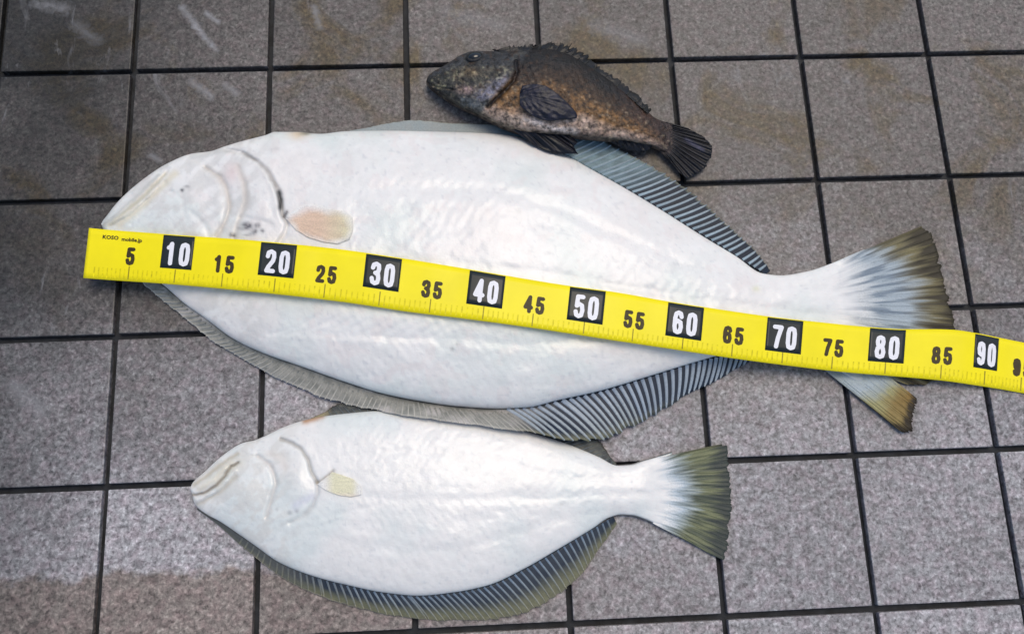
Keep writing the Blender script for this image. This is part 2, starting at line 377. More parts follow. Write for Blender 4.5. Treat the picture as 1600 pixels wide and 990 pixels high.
def rel1(X, Y):
    X, Y = warp(X, Y)
    r = crease(X, Y, G1, 3.4, .0034) + crease(X, Y, PRE1, 5.0, .0024) + crease(X, Y, PRE1b, 4.5, .0012) + crease(X, Y, MOU1, 2.6, .0014) + crease(X, Y, MOU1b, 3.0, .0010)
    r += crease(X, Y, [(300, 330), (322, 352), (330, 375)], 5, .0010) + crease(X, Y, [(376, 340), (400, 344), (424, 352)], 4, .0010)
    r += crease(X, Y, [(270, 262), (300, 250), (330, 254), (350, 262)], 4, .0007)
    r += lump(X, Y, 405, 310, 30, 64, .0040) + lump(X, Y, 290, 320, 48, 40, .0028) + lump(X, Y, 500, 350, 45, 24, .0010)
    r += .0024 * (fbm(X, Y * 1.6, 70) - .5) + .0009 * (fbm(X + 300, Y, 20) - .5) + .0003 * (vnoise(X, Y, 6) - .5)
    r += -crease(X, Y, [(176, 346), (212, 322), (250, 290)], 5, .0016) - crease(X, Y, [(395, 248), (418, 272), (430, 300), (434, 330)], 6, .0012) - crease(X, Y, [(330, 268), (340, 290), (342, 330)], 8, .0010)
    r += crease(X, Y, [(205, 350), (240, 322), (268, 300)], 3, .0007) + crease(X, Y, [(268, 300), (286, 312), (290, 340)], 4, .0006)
    m0 = interp([158, 500, 800, 1100, 1350], [352, 400, 420, 468, 500], X); body_ = np.clip((X - 450) / 60, 0, 1) * np.clip((1230 - X) / 80, 0, 1)
    r += .00007 * np.sin((X - .75 * np.abs(Y - m0) + 14 * fbm(X, Y, 60)) / 2.6) * body_
    mid = interp([158, 500, 800, 1100, 1350], [352, 400, 420, 468, 500], X)       # lateral line groove and muscle seams
    r += -.0008 * np.exp(-((Y - mid) / 8) ** 2)
    for k_ in (.55, -.55):
        e = mid + k_ * (interp([158, 500, 760, 1100, 1350], [60, 190, 215, 90, 60], X))
        r += -.0008 * np.exp(-((Y - e) / 10) ** 2) * np.clip((X - 420) / 100, 0, 1)
    # faint folds left by the tape's edge and the ribs below it
    for q in range(9):
        x0 = 500 + q * 26
        r += crease(X, Y, [(x0, 492 + q * 2), (x0 - 34, 512 + q * 2), (x0 - 80, 522 + q)], 3.5, .0007)
    return r
def tail_tint(X, Y, r, blue, olive, dark, c):
    return c
def streak(ang, r, s, k=0): return vnoise(ang * s + k, r * 5 + k, 1.0)
T1C = (1185, 480)                                  # where the tail rays of the large fish converge
def tailcol1(X, Y):
    a = np.degrees(np.arctan2(Y - T1C[1], X - T1C[0])); r = np.hypot(X - T1C[0], Y - T1C[1])
    edge = interp([-34, -26, -15, 0, 8, 18, 27, 34, 40, 50], [282, 285, 290, 302, 308, 300, 290, 300, 306, 300], a)
    q = r / edge
    st = streak(a, r / 160, .9) * .65 + streak(a, r / 160, 2.6, 9) * .35
    q2 = q + (st - .5) * .17
    c = np.tile(WHITE, X.shape + (1,))
    blue = srgb(164, 176, 182); blued = srgb(122, 136, 148); olive = srgb(120, 112, 78); oldark = srgb(46, 40, 26)
    bl = mix(np.tile(blue, X.shape + (1,)), np.tile(blued, X.shape + (1,)), np.clip((st - .46) * 5, 0, 1))
    c = mix(c, bl, np.clip((q2 - .42) / .22, 0, 1) ** 1.3)
    side = np.clip((np.abs(a - 4) - 18) / 12, 0, 1)
    edgec = np.clip((np.abs(a + 2) - 22) / 10, 0, 1) * .5
    ol = mix(np.tile(olive, X.shape + (1,)), np.tile(srgb(92, 88, 70), X.shape + (1,)), np.clip((st - .4) * 3, 0, 1))
    c = mix(c, ol, np.clip((q2 - (.76 - side * .10)) / .13, 0, 1))
    c = mix(c, np.tile(oldark, X.shape + (1,)), np.clip((q2 - .87) / .08, 0, 1) * .92)
    return c
def col1(X, Y, t):
    X0, Y0 = X, Y; X, Y = warp(X, Y)
    n = fbm(X, Y, 90); n2 = fbm(X + 500, Y, 30)
    n4 = fbm(X * .35, Y + 900, 16)
    c = np.tile(WHITE, X.shape + (1,)) * (1 + .07 * (n2 - .5) + .05 * (n4 - .5))[..., None]
    c = mix(c, np.tile(srgb(218, 226, 220), X.shape + (1,)), np.clip((n - .5) * 3, 0, .7))
    c = mix(c, np.tile(srgb(226, 196, 190), X.shape + (1,)), np.clip(fbm(X + 9, Y + 333, 22) * 5 - 3.3, 0, .12))
    c = mix(c, np.tile(srgb(196, 198, 200), X.shape + (1,)), np.clip(vnoise(X + 3, Y + 13, 5) * 6 - 5.1, 0, .35))
    c = mix(c, np.tile(srgb(214, 212, 206), X.shape + (1,)), np.clip((450 - X) / 60, 0, 1) * np.clip(fbm(X + Y, (Y - X) * .4, 14) * 4 - 1.8, 0, .6))
    c = mix(c, np.tile(srgb(236, 230, 224), X.shape + (1,)), np.clip((.42 - n) * 3, 0, .5))
    # head: warm translucent stripes by the jaw
    for off, colr, wd in ((0, (208, 200, 172), 4), (15, (222, 214, 188), 6), (-9, (196, 196, 188), 3)):
        d = pdist(X, Y, [(170 + off, 352), (212 + off, 318), (258 + off, 272)])
        c = mix(c, np.tile(srgb(*colr), X.shape + (1,)), np.exp(-(d / wd) ** 2) * .75)
    for pl, wd, a in ((PRE1, 5, .45), (PRE1b, 6, .4)):
        c = mix(c, np.tile(srgb(200, 188, 172), X.shape + (1,)), np.exp(-(pdist(X, Y, pl) / wd) ** 2) * a * 1.3)
    c = mix(c, np.tile(srgb(228, 205, 200), X.shape + (1,)), np.exp(-((X - 362) / 12) ** 2 - ((Y - 272) / 16) ** 2) * .6)
    c = mix(c, np.tile(srgb(112, 104, 98), X.shape + (1,)), np.exp(-(pdist(X, Y, G1[1:8]) / 3.2) ** 2) * np.clip(.25 + .5 * vnoise(X, Y, 9), 0, 1))
    c = mix(c, np.tile(srgb(32, 36, 36), X.shape + (1,)), np.exp(-(pdist(X, Y, [(436, 300), (439, 311), (438, 324)]) / 4.2) ** 2) * .97)
    c = mix(c, np.tile(srgb(55, 45, 45), X.shape + (1,)), np.exp(-(pdist(X, Y, [(449, 331), (444, 338)]) / 2.6) ** 2) * .9)
    # ink-coloured blotches
    for (bx, by, rx, ry, a) in ((386, 353, 7, 5, .95), (402, 352, 5, 3.5, .7), (397, 361, 5, 3.5, .8), (410, 361, 4, 3, .6), (375, 358, 5, 2.5, .35), (363, 368, 5, 3.2, .95), (390, 366, 9, 2, .5), (284, 298, 3.2, 3, .8), (292, 293, 5, 2, .4), (706, 545, 3, 3, .45), (714, 538, 3, 3, .3), (608, 526, 3, 2, .2), (640, 250, 3, 2, .15), (810, 328, 5, 4, .13), (1080, 434, 4, 3, .1), (432, 232, 5, 3, .15)):
        c = mix(c, np.tile(srgb(38, 36, 48), X.shape + (1,)), np.clip(np.exp(-((X - bx) / rx) ** 2 - ((Y - by) / ry) ** 2) * a * (.6 + .8 * vnoise(X, Y, 3)), 0, 1))
    c = mix(c, np.tile(srgb(222, 202, 172), X.shape + (1,)), np.exp(-((X - 465) / 14) ** 2 - ((Y - 210) / 8) ** 2) * .9)
    c = mix(c, np.tile(srgb(120, 116, 88), X.shape + (1,)), np.exp(-((X - 478) / 9) ** 2 - ((Y - 208) / 4) ** 2) * .8)
    c = mix(c, np.tile(srgb(205, 205, 200), X.shape + (1,)), np.exp(-(pdist(X, Y, [(300, 246), (330, 240), (360, 236)]) / 3) ** 2) * .6)
    c = mix(c, np.tile(srgb(225, 222, 180), X.shape + (1,)), np.exp(-((X - 1182) / 6) ** 2 - ((Y - 452) / 5) ** 2) * .6)
    # mottled grey skin right at the edge of the body
    T = np.broadcast_to(t, X.shape); e = np.minimum(T, 1 - T)
    c = mix(c, np.tile(srgb(150, 152, 148), X.shape + (1,)), np.clip((.0012 - e) / .0012, 0, 1) * .9)
    tc = tailcol1(X0, Y0)
    return mix(c, tc, np.clip((X0 - 1285) / 45, 0, 1))
b1, S1 = body(fl1, xs, yu, yl, zm, ht, hb, .90, .35, col1, rel1, BROWN, M_skin, nt_=190, skirt=interp([158, 220, 262, 1185, 1215, 1352], [2.4, 2.0, .2, .2, 1.6, 1.2], xs))
b1['label'] = 'white domed underside of the fish with a grey gill slit'

def patch_on(S, stx, parent, name, poly, lift, colf, mat, n=46, fold=0.0, ridge=None, th=.0008):
    """a small fin lying on the body surface S (n, m, 3); poly is its outline; rows fan from poly[0]"""
    pl = np.array(poly, float); c = pl[0]; ring = pl[1:]
    s = np.concatenate([[0], np.cumsum(np.hypot(*np.diff(ring, axis=0).T))]); s /= s[-1]
    T, V = np.meshgrid(np.linspace(0, 1, n), np.linspace(0, 1, 22), indexing='ij')
    ex = np.interp(T, s, ring[:, 0]); ey = np.interp(T, s, ring[:, 1])
    X = c[0] + (ex - c[0]) * V; Y = c[1] + (ey - c[1]) * V
    flat = S.reshape(-1, 3); pf = flat - CAM                                   # body points -> picture coordinates
    q = pf @ Rc.T; fx = PCX + F * q[:, 0] / -q[:, 2]; fy = PCY - F * q[:, 1] / -q[:, 2]
    sel = (fx > pl[:, 0].min() - 12) & (fx < pl[:, 0].max() + 12) & (fy > pl[:, 1].min() - 12) & (fy < pl[:, 1].max() + 12)
    fx, fy, fz = fx[sel], fy[sel], flat[sel, 2]
    Z = np.zeros(X.shape)
    for i in range(X.shape[0]):
        d = (fx[None] - X[i][:, None]) ** 2 + (fy[None] - Y[i][:, None]) ** 2
        w = 1 / (d + 1.5) ** 2; Z[i] = (w * fz[None]).sum(1) / w.sum(1)
    up = lift * (V ** .7) * (1 - .5 * V) * 2 + .0007
    if ridge: up = up + ridge * np.sin(T * 2 * math.pi * 9) * V
    P = W(X, Y, Z + up)
    return link(name, slab(P, th, colf(X, Y, T, V), org=parent.location, name=name), mat, parent)
def pec1col(X, Y, T, V):
    c = np.tile(srgb(228, 198, 172), X.shape + (1,))
    c = mix(c, np.tile(srgb(224, 214, 178), X.shape + (1,)), np.clip((X - 500) / 40, 0, 1))
    c = mix(c, np.tile(srgb(232, 204, 194), X.shape + (1,)), np.exp(-(pdist(X, Y, [(455, 332), (485, 320)]) / 8) ** 2) * .7)
    c = mix(c, np.tile(srgb(214, 190, 160), X.shape + (1,)), np.clip(fbm(X, Y, 9) * 2 - 1, 0, 1) * .6)
    c = c * (1 - .07 * (.5 + .5 * np.sin(T * 62 + V * 2)) * np.clip(V * 2, 0, 1))[..., None]
    m_ = soft_in(X + 8 * (fbm(X, Y, 10) - .5), Y + 8 * (fbm(X + 50, Y, 10) - .5), [(452, 344), (466, 336), (480, 328), (500, 332), (530, 334), (544, 340), (547, 358), (541, 370), (524, 376), (498, 374), (474, 366)], 9)
    return mix(np.tile(WHITE, X.shape + (1,)), c * .97, np.clip(m_ * 1.25, 0, 1))
patch_on(S1, xs, fl1, 'pectoral_fin', PEC1, .0004, pec1col, M_fin, ridge=.00012)

# lower long fin of the large fish
LOW1 = [(176, 384, 170, 388), (215, 420, 200, 420), (252, 444, 228, 447), (288, 474, 260, 474), (319, 496, 292, 499), (366, 530, 336, 535), (413, 552, 385, 563), (476, 574, 452, 600), (538, 596, 524, 626), (600, 615, 590, 641), (660, 627, 668, 654), (720, 635, 748, 664), (778, 638, 835, 676), (825, 636, 892, 687), (872, 625, 940, 687), (935, 611, 978, 670), (1013, 588, 1024, 646), (1091, 564, 1082, 612), (1135, 554, 1126, 590), (1168, 549, 1160, 571), (1190, 545, 1188, 556)]
def lowcol1(X, Y, T, V):
    a = np.clip((X + (Y - 640) * .6 - 800) / 70, 0, 1)
    n = fbm(X, Y, 9); n2 = fbm(X, Y * 1.5, 26)
    left = mix(np.tile(srgb(156, 155, 147), X.shape + (1,)), np.tile(srgb(118, 120, 114), X.shape + (1,)), np.clip(n * 1.6 - .4, 0, 1))
    left = left * (1 - .28 * np.clip(.4 - V, 0, .4) / .4)[..., None]
    left = mix(left, np.tile(srgb(190, 185, 180), X.shape + (1,)), np.clip(n2 * 3 - 1.6, 0, .7))
    left = mix(left, np.tile(srgb(205, 202, 192), X.shape + (1,)), np.clip((V - .90) / .08, 0, 1) * .8)
    rt = mix(np.tile(srgb(36, 48, 66), X.shape + (1,)), np.tile(srgb(28, 36, 48), X.shape + (1,)), n)
    rt = mix(rt, np.tile(srgb(128, 128, 100), X.shape + (1,)), np.clip((V - .80) / .2, 0, 1) * np.clip((1080 - X) / 150, 0, 1) * .8)
    return mix(left, rt, a)
def lowray1(x, y, t):
    return srgb(160, 172, 184) * random.uniform(.85, 1.1), mix(srgb(150, 165, 180), srgb(160, 160, 130), np.array(.4 if x[-1] < 1000 else .1)) * random.uniform(.85, 1.1)
s_ = lambda x: np.interp(x, [p[0] for p in LOW1], np.linspace(0, 1, len(LOW1)))
rays_l = [s_(x) for x in np.arange(262, 785, 7.5)]
rays = [s_(x) for x in np.concatenate([np.arange(790, 880, 12.5), np.arange(880, 1100, 11.2), np.arange(1100, 1188, 8.6)])]
anal, anal_at = fin(fl1, 'anal_fin', LOW1, .0075, lambda t: interp([0, .2, .42, .5, .62, .72, .8, 1], [.002, .0022, .006, .021, .0215, .009, .003, .002], t), lowcol1, M_fin, rays, lowray1, rw=(.0040, .0026), rh=.0008, bend=.03, ragged=.10, wave=.0012, nt_=420, ray_mat=M_ray)
for t in rays_l:
    p, x, y = anal_at(np.full(7, t), np.linspace(random.uniform(.1, .3), 1.0 + random.uniform(0, .06), 7)); p[:, 2] += .0001
    k_ = random.uniform(.85, 1.15); link('fin_ray', ray_mesh('fin_ray', p, .0020, .0012, .0005, srgb(138, 138, 130) * k_, srgb(186, 183, 172) * k_, fl1.location), M_ray, anal)
# upper long fin
UP1 = [(545, 205, 548, 204), (575, 206, 572, 200), (600, 206, 604, 193), (640, 206, 648, 188), (700, 207, 712, 193), (760, 209, 782, 195), (800, 213, 842, 197), (840, 226, 890, 206), (885, 244, 938, 219), (948, 278, 1008, 255), (1010, 314, 1068, 291), (1073, 353, 1118, 335), (1136, 391, 1164, 376), (1180, 419, 1194, 408), (1196, 428, 1204, 423)]
def upcol1(X, Y, T, V):
    n = fbm(X, Y, 9)
    c = mix(np.tile(srgb(26, 38, 54), X.shape + (1,)), np.tile(srgb(22, 28, 38), X.shape + (1,)), n)
    teal = mix(np.tile(srgb(122, 146, 152), X.shape + (1,)), np.tile(srgb(94, 112, 116), X.shape + (1,)), np.clip(n * 2 - .6, 0, 1))
    c = mix(teal, c, np.clip((X - 930 - (V * 70)) / 60, 0, 1))
    c = mix(c, np.tile(srgb(158, 162, 158), X.shape + (1,)), np.clip((800 - X) / 40, 0, 1) * (.6 + .4 * n))
    return mix(c, np.tile(srgb(150, 150, 130), X.shape + (1,)), np.clip((V - .93) / .06, 0, 1) * .6)
def upray1(x, y, t):
    k_ = random.uniform(.85, 1.1); f = float(np.clip((x[0] - 900) / 90, 0, 1))
    a = srgb(128, 148, 158) * (1 - f) + srgb(148, 168, 178) * f
    return a * k_, (srgb(128, 150, 158) * (1 - f) + srgb(146, 156, 160) * f) * k_
s_ = lambda x: np.interp(x, [p[0] for p in UP1], np.linspace(0, 1, len(UP1)))
rays = [s_(x) for x in np.concatenate([np.arange(850, 940, 10.5), np.arange(940, 1190, 9.4)])]
fin(fl1, 'dorsal_fin', UP1, .0075, .0045, upcol1, M_fin, rays, upray1, rw=(.0031, .0023), rh=.0007, bend=-.02, ragged=.08, wave=.0008, nt_=380, ray_mat=M_ray)

# tail of the large fish: upper fan and the lower lobe folded away from it
def fan(parent, name, foot, edge, z0, z1, colf, mat, nr, raycol, nt_=150, nv=40, th=.0007, corr=.00014, wave=.002, rw=(.0009, .0018), seed=0):
    ft = np.array(foot, float); ed = np.array(edge, float)
    def arc(p): s = np.concatenate([[0], np.cumsum(np.hypot(*np.diff(p, axis=0).T))]); return s / s[-1]
    sf, se = arc(ft), arc(ed)
    def at(t, v):
        fx, fy = np.interp(t, sf, ft[:, 0]), np.interp(t, sf, ft[:, 1]); ex, ey = np.interp(t, se, ed[:, 0]), np.interp(t, se, ed[:, 1])
        rag = 1 + (.035 * (vnoise(t * 100 + seed, t * 0, 2.2) - .5) - .035 * np.clip(vnoise(t * 100 + seed + 40, t * 0, 1.0) * 3 - 2, 0, 1)) * np.clip(v * 4 - 3, 0, 1)
        X = fx + (ex - fx) * v * rag; Y = fy + (ey - fy) * v * rag
        Z = z0 + (z1 - z0) * v + corr * np.sin(t * nr * 2 * math.pi) * np.clip(v * 2, 0, 1) + wave * (vnoise(t * 100 + seed, v * 30, 24) - .5) * v
        return W(X, Y, Z), X, Y
    T, V = np.meshgrid(np.linspace(0, 1, nt_ * 2), np.linspace(0, 1, nv), indexing='ij')
    P, X, Y = at(T, V)
    fo = link(name, slab(P, th, colf(X, Y, T, V), org=parent.location, name=name), mat, parent)
    for i in range(nr):
        t = (i + .25) / nr
        vs = np.linspace(random.uniform(.2, .45), 1.0 + random.uniform(-.015, .012), 8); p, x, y = at(np.clip(np.full(8, t + random.uniform(-.25, .25) / nr), 0, 1), vs); p[:, 2] += .0001
        cc = colf(x, y, np.full(8, t), vs); c0, c1 = raycol(cc)
        n = 8; me = ray_mesh('fin_ray', p, rw[0], rw[1], .00022, c0, c1, parent.location)
        at_ = me.color_attributes['tint']; arr = np.ones((n * 4, 4)); arr[:, :3] = np.repeat(cc, 4, 0) * raymul(random); at_.data.foreach_set('color', arr.ravel())
        link('fin_ray', me, mat, fo)
    return fo
def raymul(r): return r.uniform(.93, 1.10)
def tcol1(X, Y, T, V):
    c = tailcol1(X, Y)
    e = np.minimum(T, 1) * 60
    return mix(c, np.tile(srgb(84, 78, 52), X.shape + (1,)), np.clip(1 - T * 38, 0, 1) * np.clip(V * 1.8 - .2, 0, 1))
fan(fl1, 'tail_fin', [(1318, 404), (1322, 440), (1325, 480), (1325, 520), (1318, 560), (1300, 566)],
    [(1440, 353), (1455, 363), (1463, 388), (1474, 430), (1484, 475), (1492, 510), (1488, 545), (1470, 585), (1446, 603), (1418, 600), (1392, 588)],
    .0055, .0026, tcol1, M_fin, 30, lambda c: (c[0], c[-1]), seed=3)
def tlobe(X, Y, T, V):
    n = fbm(X, Y, 12)
    c = mix(np.tile(srgb(176, 190, 198), X.shape + (1,)), np.tile(srgb(150, 160, 160), X.shape + (1,)), n)
    d = (X - 1300) * .72 + (Y - 580) * .69 + 3
    c = mix(c, np.tile(srgb(158, 154, 108), X.shape + (1,)), np.clip((d - 62 + T * 18 - 24 * n) / 22, 0, 1))
    c = mix(c, np.tile(srgb(128, 98, 40), X.shape + (1,)), np.clip((d - 98 + 20 * n) / 22, 0, 1) * (.55 + .4 * np.clip(1 - T, 0, 1)))
    c = mix(c, np.tile(srgb(44, 36, 22), X.shape + (1,)), np.clip((V - .89 + .08 * (n - .5)) / .05, 0, 1) * np.clip(.6 + n, 0, 1))
    return mix(c, np.tile(srgb(58, 50, 28), X.shape + (1,)), np.clip((T - .955) / .03, 0, 1) * np.clip(V * 2 - .4, 0, 1))
lobe = fan(fl1, 'tail_fin_lobe', [(1335, 545), (1310, 556), (1285, 562), (1262, 556)], [(1433, 622), (1431, 634), (1426, 650), (1425, 675), (1408, 674)],
    .0035, .0045, tlobe, M_fin, 9, lambda c: (c[0], c[-1]), nt_=70, seed=8, wave=.003)
lobe['label'] = 'lower corner of the tail with a ragged brown tip below the tape'

# ---- small flounder
F2U = [(297, 762), (300, 755), (306, 748), (320, 736), (345, 713), (380, 691), (398, 687), (415, 680), (440, 668), (468, 658), (505, 650), (545, 645), (600, 641), (680, 645), (750, 655), (820, 672), (860, 684), (894, 696), (935, 713), (966, 727), (985, 726), (1005, 720), (1030, 713), (1052, 706)]
F2L = [(297, 762), (300, 772), (304, 786), (320, 801), (345, 815), (370, 832), (400, 853), (436, 878), (491, 900), (545, 914), (599, 925), (654, 930), (708, 925), (762, 914), (817, 889), (871, 858), (926, 825), (952, 808), (970, 803), (988, 804), (1008, 810), (1030, 820), (1052, 833)]
fl2 = thing('flounder', tuple(W(660, 800, 0)), 'smaller white-bellied flounder below the large one, clear of the tape', 'fish', 'flounders lying white side up')
xs = np.concatenate([297 + 12 * np.linspace(0, 1, 12) ** 1.7, np.arange(311, 600, 1.8), np.arange(600, 1053, 3.0)])
yu = interp(*zip(*F2U), xs); yl = interp(*zip(*F2L), xs); yl[0] = yu[0] + .5
ht = interp([297, 310, 360, 440, 560, 680, 800, 900, 970, 1010, 1035, 1052], [.003, .006, .010, .015, .019, .020, .016, .011, .008, .0055, .0022, .0006], xs)
zm = interp([297, 340, 500, 900, 1000, 1052], [.006, .006, .006, .006, .005, .003], xs)
G2 = [(440, 686), (458, 692), (472, 702), (481, 718), (488, 738), (495, 753), (496, 772), (490, 790), (478, 802), (452, 818)]
G2b = [(495, 754), (508, 748), (520, 736)]
PRE2 = [(402, 712), (420, 724), (430, 740), (432, 758), (424, 782), (416, 806)]
MO2 = [(299, 772), (318, 768), (338, 757), (352, 744), (362, 728), (372, 722)]
MO2b = [(303, 756), (326, 742), (350, 724), (370, 708)]
MO2c = [(308, 786), (330, 776), (350, 762), (370, 744)]
def rel2(X, Y):
    X, Y = warp(X, Y)
    r = crease(X, Y, G2[:6], 2.8, .0026) + crease(X, Y, G2[5:], 3.5, .0014) + crease(X, Y, PRE2, 4.0, .0020) + crease(X, Y, MO2, 2.2, .0024) + crease(X, Y, MO2b, 2.2, .0006) + crease(X, Y, MO2c, 2.4, .0006)
    r += crease(X, Y, G2b, 2.4, .0010) + crease(X, Y, [(376, 704), (395, 712), (415, 712), (440, 710)], 3, .0005)
    r += lump(X, Y, 464, 752, 20, 42, .0028) + lump(X, Y, 378, 770, 30, 28, .0020) - crease(X, Y, [(312, 760), (334, 748), (352, 732)], 4, .0014) - crease(X, Y, [(308, 779), (332, 768), (354, 750), (368, 734)], 3.6, .0015)
    r += crease(X, Y, [(486, 812), (540, 800), (590, 788)], 4, .0004) + crease(X, Y, [(470, 824), (540, 812)], 4, .0003)
    r += .0015 * (fbm(X, Y * 1.7, 55) - .5) + .0006 * (fbm(X + 90, Y, 15) - .5) + .0003 * (vnoise(X, Y, 6) - .5)
    r += .00006 * np.sin((X - .75 * np.abs(Y - 775) + 12 * fbm(X, Y, 50)) / 2.2) * np.clip((X - 520) / 60, 0, 1) * np.clip((980 - X) / 60, 0, 1)
    mid = interp([297, 500, 700, 1050], [762, 775, 780, 768], X)
    r += -.0005 * np.exp(-((Y - mid) / 7) ** 2) * np.clip((X - 500) / 60, 0, 1)
    for k_ in (.6, -.55):
        e = mid + k_ * interp([297, 500, 660, 950, 1050], [20, 105, 135, 45, 50], X)
        r += -.0006 * np.exp(-((Y - e) / 9) ** 2) * np.clip((X - 460) / 100, 0, 1)
    return r
T2C = (900, 770)
def tailcol2(X, Y):
    a = np.degrees(np.arctan2(Y - T2C[1], X - T2C[0])); r = np.hypot(X - T2C[0], Y - T2C[1])
    edge = interp([-25, -18, -8, 0, 8, 18, 25, 30], [250, 248, 242, 243, 242, 246, 252, 256], a); q = r / edge
    st = streak(a, r / 160, .8, 40) * .6 + streak(a, r / 160, 2.4, 60) * .4
    q2 = q + (st - .5) * .16; side = np.clip((np.abs(a - 1) - 8) / 14, 0, 1)
    c = np.tile(WHITE, X.shape + (1,))
    c = mix(c, np.tile(srgb(176, 190, 198), X.shape + (1,)), np.clip((q2 - (.53 + .03 * (1 - side))) / .12, 0, 1))
    ol = mix(np.tile(srgb(120, 124, 92), X.shape + (1,)), np.tile(srgb(80, 88, 74), X.shape + (1,)), np.clip((st - .38) * 3, 0, 1))
    c = mix(c, ol, np.clip((q2 - (.67 - side * .10)) / .14, 0, 1))
    return mix(c, np.tile(srgb(58, 64, 62), X.shape + (1,)), np.clip((q2 - .86) / .09, 0, 1) * .9)
def col2(X, Y, t):
    X0, Y0 = X, Y; X, Y = warp(X, Y)
    n = fbm(X + 77, Y, 90); n2 = fbm(X + 500, Y + 40, 26)
    n4 = fbm(X * .3, Y + 700, 13)
    c = np.tile(WHITE, X.shape + (1,)) * (1 + .06 * (n2 - .5) + .05 * (n4 - .5))[..., None]
    c = mix(c, np.tile(srgb(218, 226, 222), X.shape + (1,)), np.clip((n - .48) * 3, 0, .7))
    c = mix(c, np.tile(srgb(196, 200, 202), X.shape + (1,)), np.clip(vnoise(X + 3, Y + 13, 4.5) * 6 - 5.1, 0, .3))
    c = mix(c, np.tile(srgb(214, 212, 204), X.shape + (1,)), np.clip((480 - X) / 50, 0, 1) * np.clip(fbm(X + Y, (Y - X) * .4, 12) * 4 - 1.8, 0, .6))
    for pl, wd, a, cc in ((MO2b, 3.5, .7, (190, 180, 156)), (MO2c, 3.5, .65, (192, 184, 166)), ([(310, 762), (336, 748), (362, 724)], 5, .6, (222, 214, 190)), ([(340, 752), (372, 722)], 9, .5, (226, 220, 200)), (MO2, 2.0, .75, (120, 108, 92)), (PRE2, 4, .45, (200, 190, 180)), ([(418, 708), (440, 712), (446, 730)], 7, .4, (226, 216, 204)), (G2[:6], 3.0, .5, (124, 118, 110)), (G2[5:9], 3.4, .35, (160, 156, 154)), (G2b, 3.0, .55, (146, 134, 118)), ([(462, 790), (486, 776)], 7, .4, (196, 196, 216)), ([(440, 820), (470, 810), (486, 798)], 3, .35, (196, 196, 190))):
        c = mix(c, np.tile(srgb(*cc), X.shape + (1,)), np.exp(-(pdist(X, Y, pl) / wd) ** 2) * a)
    for (bx, by, rx, ry, a) in ((452, 800, 4, 4, .4), (464, 798, 5, 3, .35), (432, 795, 3, 3, .3), (878, 787, 3, 3, .3)):
        c = mix(c, np.tile(srgb(90, 90, 100), X.shape + (1,)), np.exp(-((X - bx) / rx) ** 2 - ((Y - by) / ry) ** 2) * a)
    c = mix(c, np.tile(srgb(196, 150, 110), X.shape + (1,)), np.exp(-(pdist(X, Y, [(478, 657), (502, 650)]) / 6) ** 2) * .9)
    T = np.broadcast_to(t, X.shape); e = np.minimum(T, 1 - T)
    c = mix(c, np.tile(srgb(96, 86, 76), X.shape + (1,)), np.clip((.0022 - e) / .0016, 0, 1) * np.clip((470 - X) / 60, 0.35, 1))
    return mix(c, tailcol2(X0, Y0), np.clip((X0 - 1000) / 30, 0, 1))
b2, S2 = body(fl2, xs, yu, yl, zm, ht, zm - .0006, .90, .35, col2, rel2, BROWN, M_skin, nt_=150, skirt=interp([297, 400, 470, 940, 980, 1052], [2.8, 2.2, .4, .3, 2.2, 2.0], xs))
PEC2 = [(496, 756), (508, 748), (519, 737), (532, 741), (552, 748), (564, 760), (564, 773), (548, 776), (528, 773), (508, 765)]
def pec2col(X, Y, T, V):
    c = np.tile(srgb(232, 226, 212), X.shape + (1,))
    c = mix(c, np.tile(srgb(224, 218, 170), X.shape + (1,)), np.clip((X - 508) / 14, 0, 1) * np.clip((568 - X) / 20, 0, 1))
    c = mix(c, np.tile(srgb(232, 208, 196), X.shape + (1,)), np.clip((Y - 768) / 6, 0, 1) * .5)
    c = c * (1 - .08 * (np.sin(T * 80 + V * 2) > .5) * np.clip(V * 2, 0, 1))[..., None]
    return mix(np.tile(WHITE, X.shape + (1,)), c, np.clip((X - 500) / 14, 0, 1) * np.clip((567 - X - 5 * fbm(X, Y, 5)) / 12, 0, 1) * .72)
patch_on(S2, xs, fl2, 'pectoral_fin', PEC2, .0004, pec2col, M_fin, ridge=.0001)
LOW2 = [(310, 792, 307, 795), (345, 815, 341, 820), (372, 834, 366, 843), (400, 853, 394, 866), (436, 878, 434, 897), (491, 900, 496, 929), (545, 914, 560, 949), (599, 925, 622, 962), (654, 930, 688, 968), (708, 925, 748, 968), (762, 914, 806, 961), (817, 889, 856, 938), (871, 858, 900, 905), (926, 825, 936, 858), (958, 806, 964, 818)]
def lowcol2(X, Y, T, V):
    n = fbm(X, Y, 8)
    c = mix(np.tile(srgb(36, 46, 60), X.shape + (1,)), np.tile(srgb(58, 66, 74), X.shape + (1,)), n)
    ol = mix(np.tile(srgb(126, 126, 98), X.shape + (1,)), np.tile(srgb(92, 94, 76), X.shape + (1,)), n)
    c = mix(c, ol, np.clip((V - .45 + .25 * (n - .5)) / .35, 0, 1))
    c = mix(c, np.tile(srgb(96, 98, 94), X.shape + (1,)), np.clip((500 - X) / 60, 0, 1) * .8)
    return mix(c, np.tile(srgb(170, 160, 140), X.shape + (1,)), np.clip((V - .93) / .05, 0, 1) * np.clip((620 - X) / 100, .35, 1))
def lowray2(x, y, t): k_ = random.uniform(.8, 1.1); f = float(np.clip((x[0] - 440) / 120, 0, 1)); return (srgb(104, 108, 108) * (1 - f) + srgb(118, 136, 154) * f) * k_, srgb(132, 130, 108) * k_
s_ = lambda x: np.interp(x, [p[0] for p in LOW2], np.linspace(0, 1, len(LOW2)))
